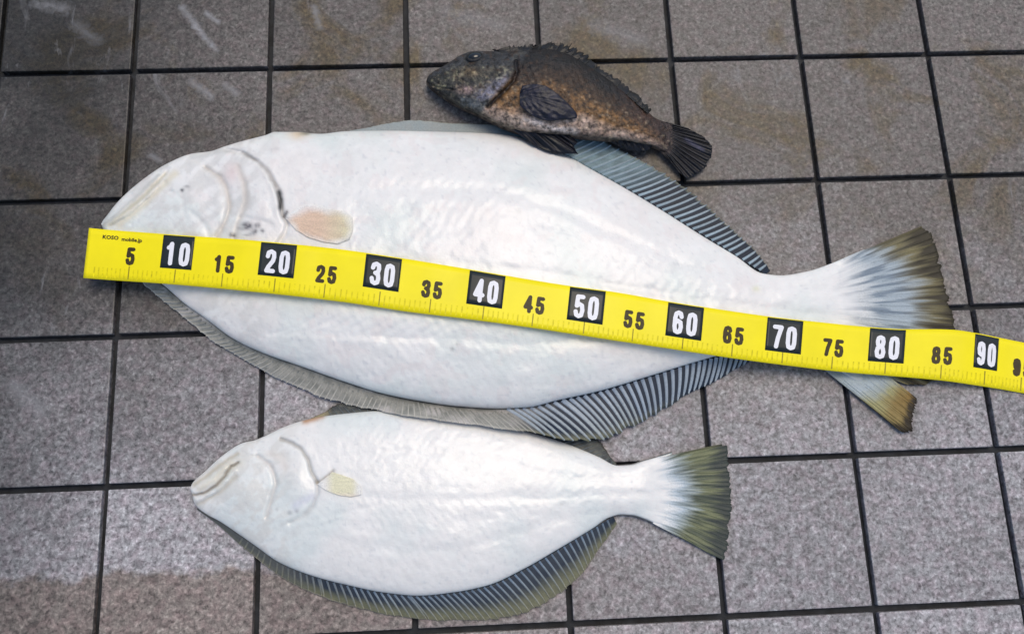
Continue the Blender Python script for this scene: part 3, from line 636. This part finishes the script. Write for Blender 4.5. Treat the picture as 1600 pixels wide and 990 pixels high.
rays = [s_(x) for x in np.concatenate([np.arange(380, 500, 9), np.arange(500, 640, 10.5), np.arange(640, 880, 9.6), np.arange(880, 955, 8.5)])]
fin(fl2, 'anal_fin', LOW2, .0055, .0016, lowcol2, M_fin, rays, lowray2, rw=(.0022, .0016), rh=.0006, bend=.02, ragged=.06, wave=.0008, nt_=360, ray_mat=M_ray)
UP2 = [(488, 655, 486, 653), (510, 651, 506, 644), (545, 647, 530, 631), (580, 645, 575, 630), (660, 645, 670, 634), (760, 658, 780, 648), (830, 677, 866, 668), (872, 690, 914, 679), (905, 703, 938, 690), (935, 714, 950, 708), (960, 726, 964, 725)]
def upcol2(X, Y, T, V):
    n = fbm(X, Y, 7)
    c = mix(np.tile(srgb(48, 54, 60), X.shape + (1,)), np.tile(srgb(96, 98, 90), X.shape + (1,)), np.clip(n * 1.6 - .3, 0, 1))
    c = mix(c, np.tile(srgb(150, 140, 110), X.shape + (1,)), np.clip((520 - X) / 14, 0, 1))
    return mix(c, np.tile(srgb(52, 44, 34), X.shape + (1,)), np.clip((V - .85) / .1, 0, 1) * .7)
s_ = lambda x: np.interp(x, [p[0] for p in UP2], np.linspace(0, 1, len(UP2)))
rays = [s_(x) for x in np.concatenate([np.arange(520, 600, 9.5), np.arange(840, 955, 9.5)])]
fin(fl2, 'dorsal_fin', UP2, .0055, .0035, upcol2, M_fin, rays, lambda x, y, t: (srgb(92, 104, 112), srgb(84, 86, 72)), rw=(.0011, .0008), rh=.0004, ragged=.1, wave=.0008, nt_=240, ray_mat=M_ray)
def tcol2(X, Y, T, V):
    c = tailcol2(X, Y)
    e = np.minimum(T, 1 - T)
    return mix(c, np.tile(srgb(60, 58, 40), X.shape + (1,)), np.clip(1 - e * 45, 0, 1) * np.clip(V * 2, 0, 1) * .9)
fan(fl2, 'tail_fin', [(1022, 716), (1028, 740), (1030, 768), (1028, 795), (1020, 817)],
    [(1128, 694), (1138, 697), (1138, 730), (1142, 765), (1143, 790), (1139, 825), (1136, 855), (1131, 874), (1118, 868)],
    .005, .0025, tcol2, M_fin, 26, lambda c: (c[0], c[-1]), seed=21)

# ------------------------------------------------------------------ rockfish
RU = [(666, 127), (668, 121), (672, 116), (690, 105), (706, 95), (722, 85), (740, 80), (760, 80), (790, 80), (820, 78), (850, 76), (880, 82), (905, 94), (930, 110), (955, 126), (980, 146), (1005, 167), (1022, 183), (1036, 190), (1050, 194)]
RL = [(666, 127), (669, 133), (675, 139), (690, 149), (712, 162), (740, 175), (765, 187), (790, 199), (815, 206), (845, 209), (880, 211), (915, 214), (945, 217), (970, 219), (1000, 224), (1020, 228), (1036, 236), (1050, 244)]
rf = thing('rockfish', tuple(W(850, 150, 0)), 'small dark brown rockfish lying on its side above the large flounder', 'fish')
xs = np.concatenate([666 + 10 * np.linspace(0, 1, 12) ** 1.8, np.arange(677, 1051, 1.15)])
yu = interp(*zip(*RU), xs); yl = interp(*zip(*RL), xs); yl[0] = yu[0] + .5
ht = interp([666, 680, 720, 780, 850, 920, 980, 1020, 1050], [.004, .009, .017, .023, .026, .021, .014, .009, .002], xs)
zm = interp([666, 700, 780, 860, 960, 1020, 1050], [.010, .014, .018, .020, .016, .011, .006], xs)
OP = [(806, 96), (808, 112), (802, 128), (788, 143), (774, 156), (762, 167)]
PO = [(768, 98), (776, 112), (770, 128), (755, 142), (742, 152)]
def relr(X, Y):
    r = crease(X, Y, OP, 3.4, .0042) + crease(X, Y, PO, 2.6, .0010) + crease(X, Y, [(668, 131), (690, 138), (706, 140)], 2.0, .0016) + crease(X, Y, [(706, 140), (716, 132)], 2, .0008)
    r += crease(X, Y, [(722, 164), (745, 160), (765, 166)], 2.5, .0008)
    r += lump(X, Y, 785, 130, 18, 26, .0022) + lump(X, Y, 740, 88, 14, 9, .0028) + lump(X, Y, 690, 122, 16, 12, .0008)
    r += .0022 * (fbm(X, Y, 16) - .5) + .0016 * (fbm(X, Y, 5) - .5)
    sx_ = (X * .9 + Y * .42) / 2.3; sy_ = (Y * .9 - X * .42) / 2.0                    # overlapping scales
    r += .00045 * np.sin(sx_ + (np.floor(sy_ / math.pi) % 2) * math.pi) * np.abs(np.sin(sy_)) * np.clip((X - 790) / 20, 0, 1)
    return r
def colr(X, Y, t):
    T = np.broadcast_to(t, X.shape)
    n = fbm(X, Y, 11); n2 = vnoise(X + 9, Y, 4.2); n3 = fbm(X + 40, Y + 9, 28)
    u = T + (n3 - .5) * .22
    dark, brown, tan, pale = srgb(27, 25, 25), srgb(60, 44, 30), srgb(136, 100, 58), srgb(178, 154, 138)
    s = X.shape + (1,)
    c = np.tile(dark, s)
    c = mix(c, np.tile(brown, s), np.clip((u - .14) / .16, 0, 1))
    c = mix(c, np.tile(tan, s), np.clip((u - .38) / .16, 0, 1) * np.clip(.15 + 1.2 * n, 0, 1))
    c = mix(c, np.tile(pale, s), np.clip((u - .70) / .14, 0, 1) * np.clip(.25 + 1.3 * n, 0, 1))
    c = mix(c, np.tile(srgb(72, 70, 60), s), np.clip((T - .93) / .05, 0, 1) * .7)
    # rear body darker, reddish
    c = mix(c, np.tile(srgb(78, 56, 46), s), np.clip((X - 955) / 60, 0, 1) * np.clip(1.25 - T * 1.3, 0, 1) * .85)
    c = mix(c, np.tile(srgb(58, 48, 46), s), np.clip((X - 1010) / 28, 0, 1) * .9)
    # head
    hd = np.clip((808 - X - (Y - 110) * .75) / 10, 0, 1)
    hc = mix(np.tile(srgb(70, 68, 60), s), np.tile(srgb(138, 134, 108), s), np.clip(n2 * 3.2 - 1.8, 0, 1))
    hc = mix(hc, np.tile(srgb(34, 35, 35), s), np.clip(n * 3.4 - 1.6, 0, 1) * .85)
    hc = mix(hc, np.tile(srgb(60, 62, 66), s), np.clip((.30 - T) / .14, 0, 1) * .85)
    hc = mix(hc, np.tile(srgb(142, 140, 156), s), np.exp(-(pdist(X, Y, [(752, 150), (790, 128)]) / 10) ** 2) * .85)
    hc = mix(hc, np.tile(srgb(180, 152, 148), s), np.exp(-((X - 728) / 12) ** 2 - ((Y - 141) / 6) ** 2) * .8)
    hc = mix(hc, np.tile(srgb(98, 104, 108), s), np.exp(-(pdist(X, Y, [(725, 158), (760, 168)]) / 8) ** 2) * .8)
    hc = mix(hc, np.tile(srgb(120, 96, 60), s), np.exp(-((X - 735) / 14) ** 2 - ((Y - 113) / 7) ** 2) * .5)
    c = mix(c, hc, hd)
    for pl, wd, a, cc in ((OP, 3.6, .95, (26, 22, 26)), (PO, 2.4, .5, (70, 62, 48)), ([(667, 126), (672, 137), (690, 147)], 4.5, .95, (22, 23, 27)), ([(668, 121), (680, 115)], 3, .7, (40, 42, 44)), ([(735, 88), (765, 90), (800, 84)], 5, .7, (36, 38, 42)), ([(745, 96), (768, 86)], 3, .5, (30, 32, 34)), ([(905, 208), (945, 213)], 6, .5, (120, 96, 84)), ([(818, 186), (858, 200), (898, 205)], 5, .6, (222, 212, 206)), ([(790, 180), (812, 190)], 9, .6, (212, 190, 172)), ([(782, 166), (800, 176)], 6, .5, (160, 118, 74))):
        c = mix(c, np.tile(srgb(*cc), s), np.exp(-(pdist(X, Y, pl) / wd) ** 2) * a)
    spot = np.clip(vnoise(X + 3, Y + 50, 5.5) * 3.4 - 2.2, 0, 1) * np.clip((.85 - T) * 4, 0, 1)
    c = mix(c, np.tile(srgb(60, 40, 22), s), spot * .75)
    lt = np.clip(vnoise(X + 63, Y + 20, 4.0) * 3.4 - 2.5, 0, 1)
    c = mix(c, np.tile(srgb(190, 170, 140), s), lt * .55 * np.clip((T - .22) * 4, 0, 1))
    return c * .86
b3, S3 = body(rf, xs, yu, yl, zm, ht, zm - .0015, .75, .7, colr, relr, srgb(70, 58, 50), M_rock, nt_=170)
def darkcol(c0, c1):
    def f(X, Y, T, V):
        n = fbm(X, Y, 7)
        c = mix(np.tile(srgb(*c0), X.shape + (1,)), np.tile(srgb(*c1), X.shape + (1,)), np.clip(n * 1.8 - .4, 0, 1))
        return mix(c, np.tile(srgb(20, 22, 30), X.shape + (1,)), (np.abs(np.sin(T * 34)) < .35) * .6)
    return f
patch_on(S3, xs, rf, 'pectoral_fin', [(812, 146), (816, 134), (834, 131), (853, 134), (872, 147), (888, 162), (900, 175), (903, 184), (880, 187), (858, 189), (838, 184), (822, 174), (812, 164)], .0028, darkcol((40, 40, 54), (20, 23, 34)), M_rockfin, ridge=.0005)
# eye set into the head
ez = S3[np.argmin(np.abs(xs - 740)), 12, 2]
bm = bmesh.new(); bmesh.ops.create_uvsphere(bm, u_segments=28, v_segments=16, radius=1)
me = bpy.data.meshes.new('eye'); bm.to_mesh(me); bm.free(); me.polygons.foreach_set('use_smooth', [True] * len(me.polygons))
eye = link('eye', me, M_eye, rf)
q = S3.reshape(-1, 3) - CAM; q = q @ Rc.T; fx = PCX + F * q[:, 0] / -q[:, 2]; fy = PCY - F * q[:, 1] / -q[:, 2]
ki = np.argmin((fx - 741) ** 2 + (fy - 88) ** 2); ep = S3.reshape(-1, 3)[ki]
eye.location = Vector((ep - np.array(rf.location)).tolist()) + Vector((0, 0, -.0006)); eye.scale = (.0078, .0062, .0042); eye.rotation_euler = (math.radians(-25), 0, math.radians(12))
th_ = np.linspace(0, 2 * math.pi, 33)[:-1]; V_ = []; F_ = []
for i, a in enumerate(th_):
    for r_, z_ in ((.0060, -.0008), (.0068, .0009), (.0080, .0010), (.0092, -.0012)):
        V_.append((r_ * math.cos(a), r_ * .78 * math.sin(a), z_))
for i in range(32):
    for k in range(3): F_.append((i*4+k, ((i+1) % 32)*4+k, ((i+1) % 32)*4+k+1, i*4+k+1))
me = mesh('eyelid', V_, F_, np.tile(srgb(26, 28, 30), (len(V_), 1))); rim = link('eyelid', me, M_rock, eye)
rim.matrix_parent_inverse = Matrix.Identity(4)
sx, sy, sz = eye.scale; rim.scale = (1 / sx, 1 / sy, 1 / sz); rim.location = (0, 0, .15)
# fins at the outline of the rockfish
fin(rf, 'dorsal_fin', [(778, 84, 770, 78), (806, 83, 806, 72), (832, 82, 836, 70), (858, 80, 866, 68), (880, 86, 892, 74), (900, 95, 914, 86), (925, 110, 934, 103), (960, 134, 968, 126), (990, 158, 998, 151), (1012, 177, 1018, 172)], .023, .020,
    darkcol((30, 30, 29), (22, 21, 21)), M_rockfin, [i / 17 + .02 for i in range(17)], lambda x, y, t: (srgb(58, 56, 50), srgb(36, 34, 34)), rw=(.0018, .0006), rh=.0008, over=.10, ragged=.55, wave=.003, nt_=160, bend=-.04)
fin(rf, 'pelvic_fin', [(800, 203, 812, 210), (812, 200, 842, 230), (822, 196, 872, 240), (832, 194, 903, 240), (840, 192, 897, 229), (848, 192, 902, 222), (852, 194, 884, 208)], .0275, .021,
    darkcol((26, 28, 34), (12, 15, 22)), M_rockfin, [i / 7 + .04 for i in range(7)], lambda x, y, t: (srgb(44, 44, 48), srgb(34, 33, 44)), rw=(.0016, .0010), rh=.0006, nt_=90, wave=.003, bend=.02)
fin(rf, 'anal_fin', [(942, 214, 950, 220), (956, 211, 966, 228), (972, 208, 984, 235), (990, 208, 1002, 237), (1004, 211, 1016, 233), (1012, 218, 1020, 226)], .018, .011,
    darkcol((24, 26, 32), (12, 14, 20)), M_rockfin, [i / 7 + .05 for i in range(7)], lambda x, y, t: (srgb(38, 38, 42), srgb(24, 26, 32)), rw=(.0015, .0010), rh=.0006, nt_=80, wave=.002)
def rtcol(X, Y, T, V):
    st = streak(T * 50, V, .8, 5); n = fbm(X, Y, 9)
    c = mix(np.tile(srgb(34, 32, 34), X.shape + (1,)), np.tile(srgb(14, 17, 24), X.shape + (1,)), np.clip(st * 1.6 - .3, 0, 1))
    c = mix(c, np.tile(srgb(84, 84, 104), X.shape + (1,)), np.exp(-(pdist(X, Y, [(1072, 218), (1098, 234)]) / 3) ** 2) * .7)
    return mix(c, np.tile(srgb(70, 58, 52), X.shape + (1,)), np.clip(1 - V * 4, 0, 1))
def raymul(r): return r.uniform(.8, 1.25)
fan(rf, 'tail_fin', [(1030, 188), (1036, 202), (1038, 220), (1032, 236)], [(1076, 201), (1100, 214), (1113, 228), (1111, 246), (1101, 263), (1088, 272), (1073, 279), (1060, 268)], .0085, .006, rtcol, M_rockfin, 14, lambda c: (c[0], c[-1]), nt_=90, seed=33, wave=.004, corr=.0008)

# ------------------------------------------------------------------ measuring tape
TT = [(110, 352), (139, 356), (250, 365), (400, 376), (520, 388), (620, 402), (730, 420), (880, 445), (960, 456), (1040, 470), (1130, 484), (1200, 494), (1280, 503), (1350, 510), (1415, 514), (1460, 514), (1490, 515), (1525, 520), (1560, 527), (1600, 535), (1700, 553), (1800, 570)]
TB = [(100, 431), (130, 434), (270, 444), (420, 458), (540, 472), (640, 487), (730, 498), (840, 513), (950, 530), (1050, 545), (1150, 560), (1250, 573), (1320, 581), (1380, 586), (1440, 591), (1480, 595), (1515, 600), (1560, 607), (1600, 614), (1700, 630), (1800, 646)]
def tape_xy(u, v):
    sh = np.interp(u, [130, 700, 1200, 1520], [9, 9, 6, 5])
    xt, xb = u + sh / 2, u - sh / 2
    yt, yb = interp(*zip(*TT), xt), interp(*zip(*TB), xb)
    return xt + (xb - xt) * v, yt + (yb - yt) * v
TZ = [(100, .0175), (134, .018), (180, .020), (240, .0255), (330, .0325), (450, .039), (600, .0435), (760, .0445), (900, .0415), (1040, .0345), (1150, .0270), (1240, .0205), (1330, .014), (1420, .0105), (1500, .0092), (1540, .005), (1580, .0022), (1620, .0018), (1800, .0018)]
def tape_z(u): return interp(*zip(*TZ), u)
def T_(u, v, dz=0.0):
    u = np.asarray(u, float); v = np.asarray(v, float)
    x, y = tape_xy(u, v); z = tape_z(u) + .0014 * (vnoise(u, v * 20, 42) - .5) + .0010 * np.sin((u - 130) / 95.) * (v - .5) + .0012 * (1 - (2 * v - 1) ** 2) * 0
    P = W(x, y, z); P[..., 2] += dz
    return P
tp = thing('measuring_tape', tuple(W(760, 460, 0)), 'bright yellow fish measuring tape with black number blocks laid across the large flounder', 'measuring tape')
U, V = np.meshgrid(np.concatenate([np.arange(134.5, 1700, 5)]), np.linspace(0, 1, 9), indexing='ij')
strip = link('tape_strip', slab(T_(U, V), .0009, org=tp.location, name='tape_strip'), M_yel, tp)
DIG = {'0': [[(.5, 1), (.22, .95), (.12, .75), (.12, .25), (.22, .05), (.5, 0), (.78, .05), (.88, .25), (.88, .75), (.78, .95), (.5, 1)]],
       '1': [[(.22, .80), (.42, .86), (.56, 1), (.56, 0)]],
       '2': [[(.12, .74), (.18, .93), (.5, 1), (.82, .93), (.88, .72), (.78, .52), (.3, .2), (.12, 0), (.9, 0)]],
       '3': [[(.12, .78), (.2, .94), (.5, 1), (.8, .94), (.86, .76), (.76, .57), (.46, .53)], [(.46, .53), (.8, .46), (.88, .25), (.8, .06), (.5, 0), (.2, .06), (.1, .24)]],
       '4': [[(.68, 0), (.68, 1), (.08, .28), (.95, .28)]],
       '5': [[(.84, 1), (.22, 1), (.16, .52), (.45, .62), (.78, .56), (.88, .32), (.78, .06), (.48, 0), (.2, .05), (.1, .22)]],
       '6': [[(.86, .80), (.76, .96), (.5, 1), (.22, .93), (.12, .7), (.12, .26), (.24, .04), (.5, 0), (.78, .05), (.88, .28), (.78, .52), (.5, .58), (.22, .52), (.12, .36)]],
       '7': [[(.1, 1), (.9, 1), (.56, .45), (.40, 0)]],
       '8': [[(.5, .54), (.22, .62), (.16, .78), (.24, .95), (.5, 1), (.76, .95), (.84, .78), (.78, .62), (.5, .54), (.2, .45), (.1, .25), (.2, .05), (.5, 0), (.8, .05), (.9, .25), (.8, .45), (.5, .54)]],
       '9': [[(.14, .20), (.24, .04), (.5, 0), (.78, .07), (.88, .3), (.88, .74), (.76, .96), (.5, 1), (.22, .95), (.12, .72), (.22, .48), (.5, .42), (.78, .48), (.88, .64)]]}
def glyph(ch, w, h, st):
    """polygons of one printed digit, cell w x h, stroke width st"""
    nx, ny = int(w / .7) + 8, int(h / .7) + 8; m = st
    gx, gy = np.meshgrid(np.linspace(-m, w + m, nx), np.linspace(-m, h + m, ny), indexing='ij')
    d = np.full(gx.shape, 1e9)
    for pl in DIG[ch]:
        p = [(st / 2 + a * (w - st), h - st / 2 - b_ * (h - st)) for a, b_ in pl]; d = np.minimum(d, pdist(gx, gy, p))
    f = st / 2 - d; pts = []; faces = []
    for i in range(nx - 1):
        for j in range(ny - 1):
            cs = [(i, j), (i + 1, j), (i + 1, j + 1), (i, j + 1)]; val = [f[c] for c in cs]
            if max(val) <= 0: continue
            pg = []
            for k in range(4):
                a, b_ = cs[k], cs[(k + 1) % 4]; fa, fb = val[k], val[(k + 1) % 4]
                if fa > 0: pg.append((gx[a], gy[a]))
                if (fa > 0) != (fb > 0):
                    t = fa / (fa - fb); pg.append((gx[a] + (gx[b_] - gx[a]) * t, gy[a] + (gy[b_] - gy[a]) * t))
            if len(pg) >= 3: faces.append(list(range(len(pts), len(pts) + len(pg)))); pts += pg
    return np.array(pts), faces
def tape_h(u): x, y0 = tape_xy(u, 0.); x2, y1 = tape_xy(u, 1.); return float(np.hypot(x2 - x, y1 - y0))
def number(text, u, vc, cw, hh, st, mat, dz, parent, gap):
    tw = len(text) * cw + (len(text) - 1) * gap; H = tape_h(u); V = []; Fc = []
    for k, ch in enumerate(text):
        p, f = glyph(ch, cw, hh, st); off = len(V)
        V += [(u - tw / 2 + k * (cw + gap) + a, vc + (b_ - hh / 2) / H) for a, b_ in p]; Fc += [[q + off for q in g] for g in f]
    V = np.array(V); P = T_(V[:, 0], V[:, 1], dz)
    me = mesh('printed_number', P, [f[::-1] for f in Fc], smooth=False, org=tp.location)
    bm = bmesh.new(); bm.from_mesh(me); bmesh.ops.remove_doubles(bm, verts=bm.verts, dist=1e-6); bm.normal_update()
    if sum(f.normal.z for f in bm.faces) < 0: bmesh.ops.reverse_faces(bm, faces=bm.faces)
    bm.to_mesh(me); bm.free()
    return link('printed_number', me, mat, parent)
centers = {5: 204, 10: 276, 15: 350, 20: 432, 25: 510, 30: 596, 35: 675, 40: 758, 45: 835, 50: 915, 55: 991, 60: 1069, 65: 1146, 70: 1224.5, 75: 1302, 80: 1385, 85: 1472, 90: 1540, 95: 1597, 100: 1676}
for num, u in centers.items():
    if num == 100: continue
    if num % 10:
        o = number(str(num), u, .515 if num > 5 else .5, 16.5 if num < 90 else 14.5, 28, 5.9, M_ink, .00015, tp, 1.8)
        o['label'] = 'black %d printed on the yellow tape' % num
    else:
        w = {10: 49, 90: 37}.get(num, 56); H = tape_h(u); v1 = 53 / H
        UU, VV = np.meshgrid(np.linspace(u - w / 2, u + w / 2, 13), np.linspace(.018, v1, 7), indexing='ij')
        blk = link('number_block', slab(T_(UU, VV, .00018), .0003, org=tp.location, name='number_block'), M_blk, tp)
        blk['label'] = 'black block with a white %d on the tape' % num
        number(str(num), u + .5, v1 * .565, 19.5 if num != 90 else 15, 37, 6.6 if num != 90 else 5.6, M_wht, .00036, blk, 2.0 if num != 90 else 1.2)
# graduation marks, printed flat
ks = sorted(centers); us = [centers[k] for k in ks]
def cm2u(c): return float(np.interp(c, [0] + ks, [137] + us))
def ticks(cs, v0, wpx, mat, name):
    V = []; Fc = []
    for c in cs:
        u = cm2u(c); o = len(V)
        for (du, vv) in ((-wpx/2, v0), (wpx/2, v0), (wpx/2, .965), (-wpx/2, .965)): V.append((u + du, vv))
        Fc.append([o + 3, o + 2, o + 1, o])
    V = np.array(V); me = mesh(name, T_(V[:, 0], V[:, 1], .00012), Fc, smooth=False, org=tp.location)
    o = link(name, me, mat, tp); o['kind'] = 'stuff'; return o
ticks([c * .5 for c in range(2, 193) if c % 10], .76, 2.2, M_tick, 'fine_graduation_marks')
ticks([c for c in range(5, 96, 5)], .70, 1.8, M_tick2, 'long_graduation_marks')
# small maker's line above the 5 (too small to read in the photograph beyond its word shapes)
def small_text(s, u0, v, size, mat):
    cu = bpy.data.curves.new('small_print', 'FONT'); cu.body = s; cu.size = 1; cu.offset = .035; cu.resolution_u = 2
    to = bpy.data.objects.new('small_print_curve', cu); COL.objects.link(to)
    bpy.context.view_layer.update()
    me = bpy.data.meshes.new_from_object(to.evaluated_get(bpy.context.evaluated_depsgraph_get()))
    bpy.data.objects.remove(to); bpy.data.curves.remove(cu)
    co = np.empty(len(me.vertices) * 3); me.vertices.foreach_get('co', co); co = co.reshape(-1, 3); H = tape_h(u0)
    P = T_(u0 + co[:, 0] * size * 1.12, v - co[:, 1] * size / H, .00015) - np.array(tp.location)
    me.vertices.foreach_set('co', P.ravel()); me.update()
    return link('small_print', me, mat, tp)
small_text('KOSO', 157, .185, 8.2, M_ink)
small_text('mobile.jp', 187, .20, 7.8, M_ink)
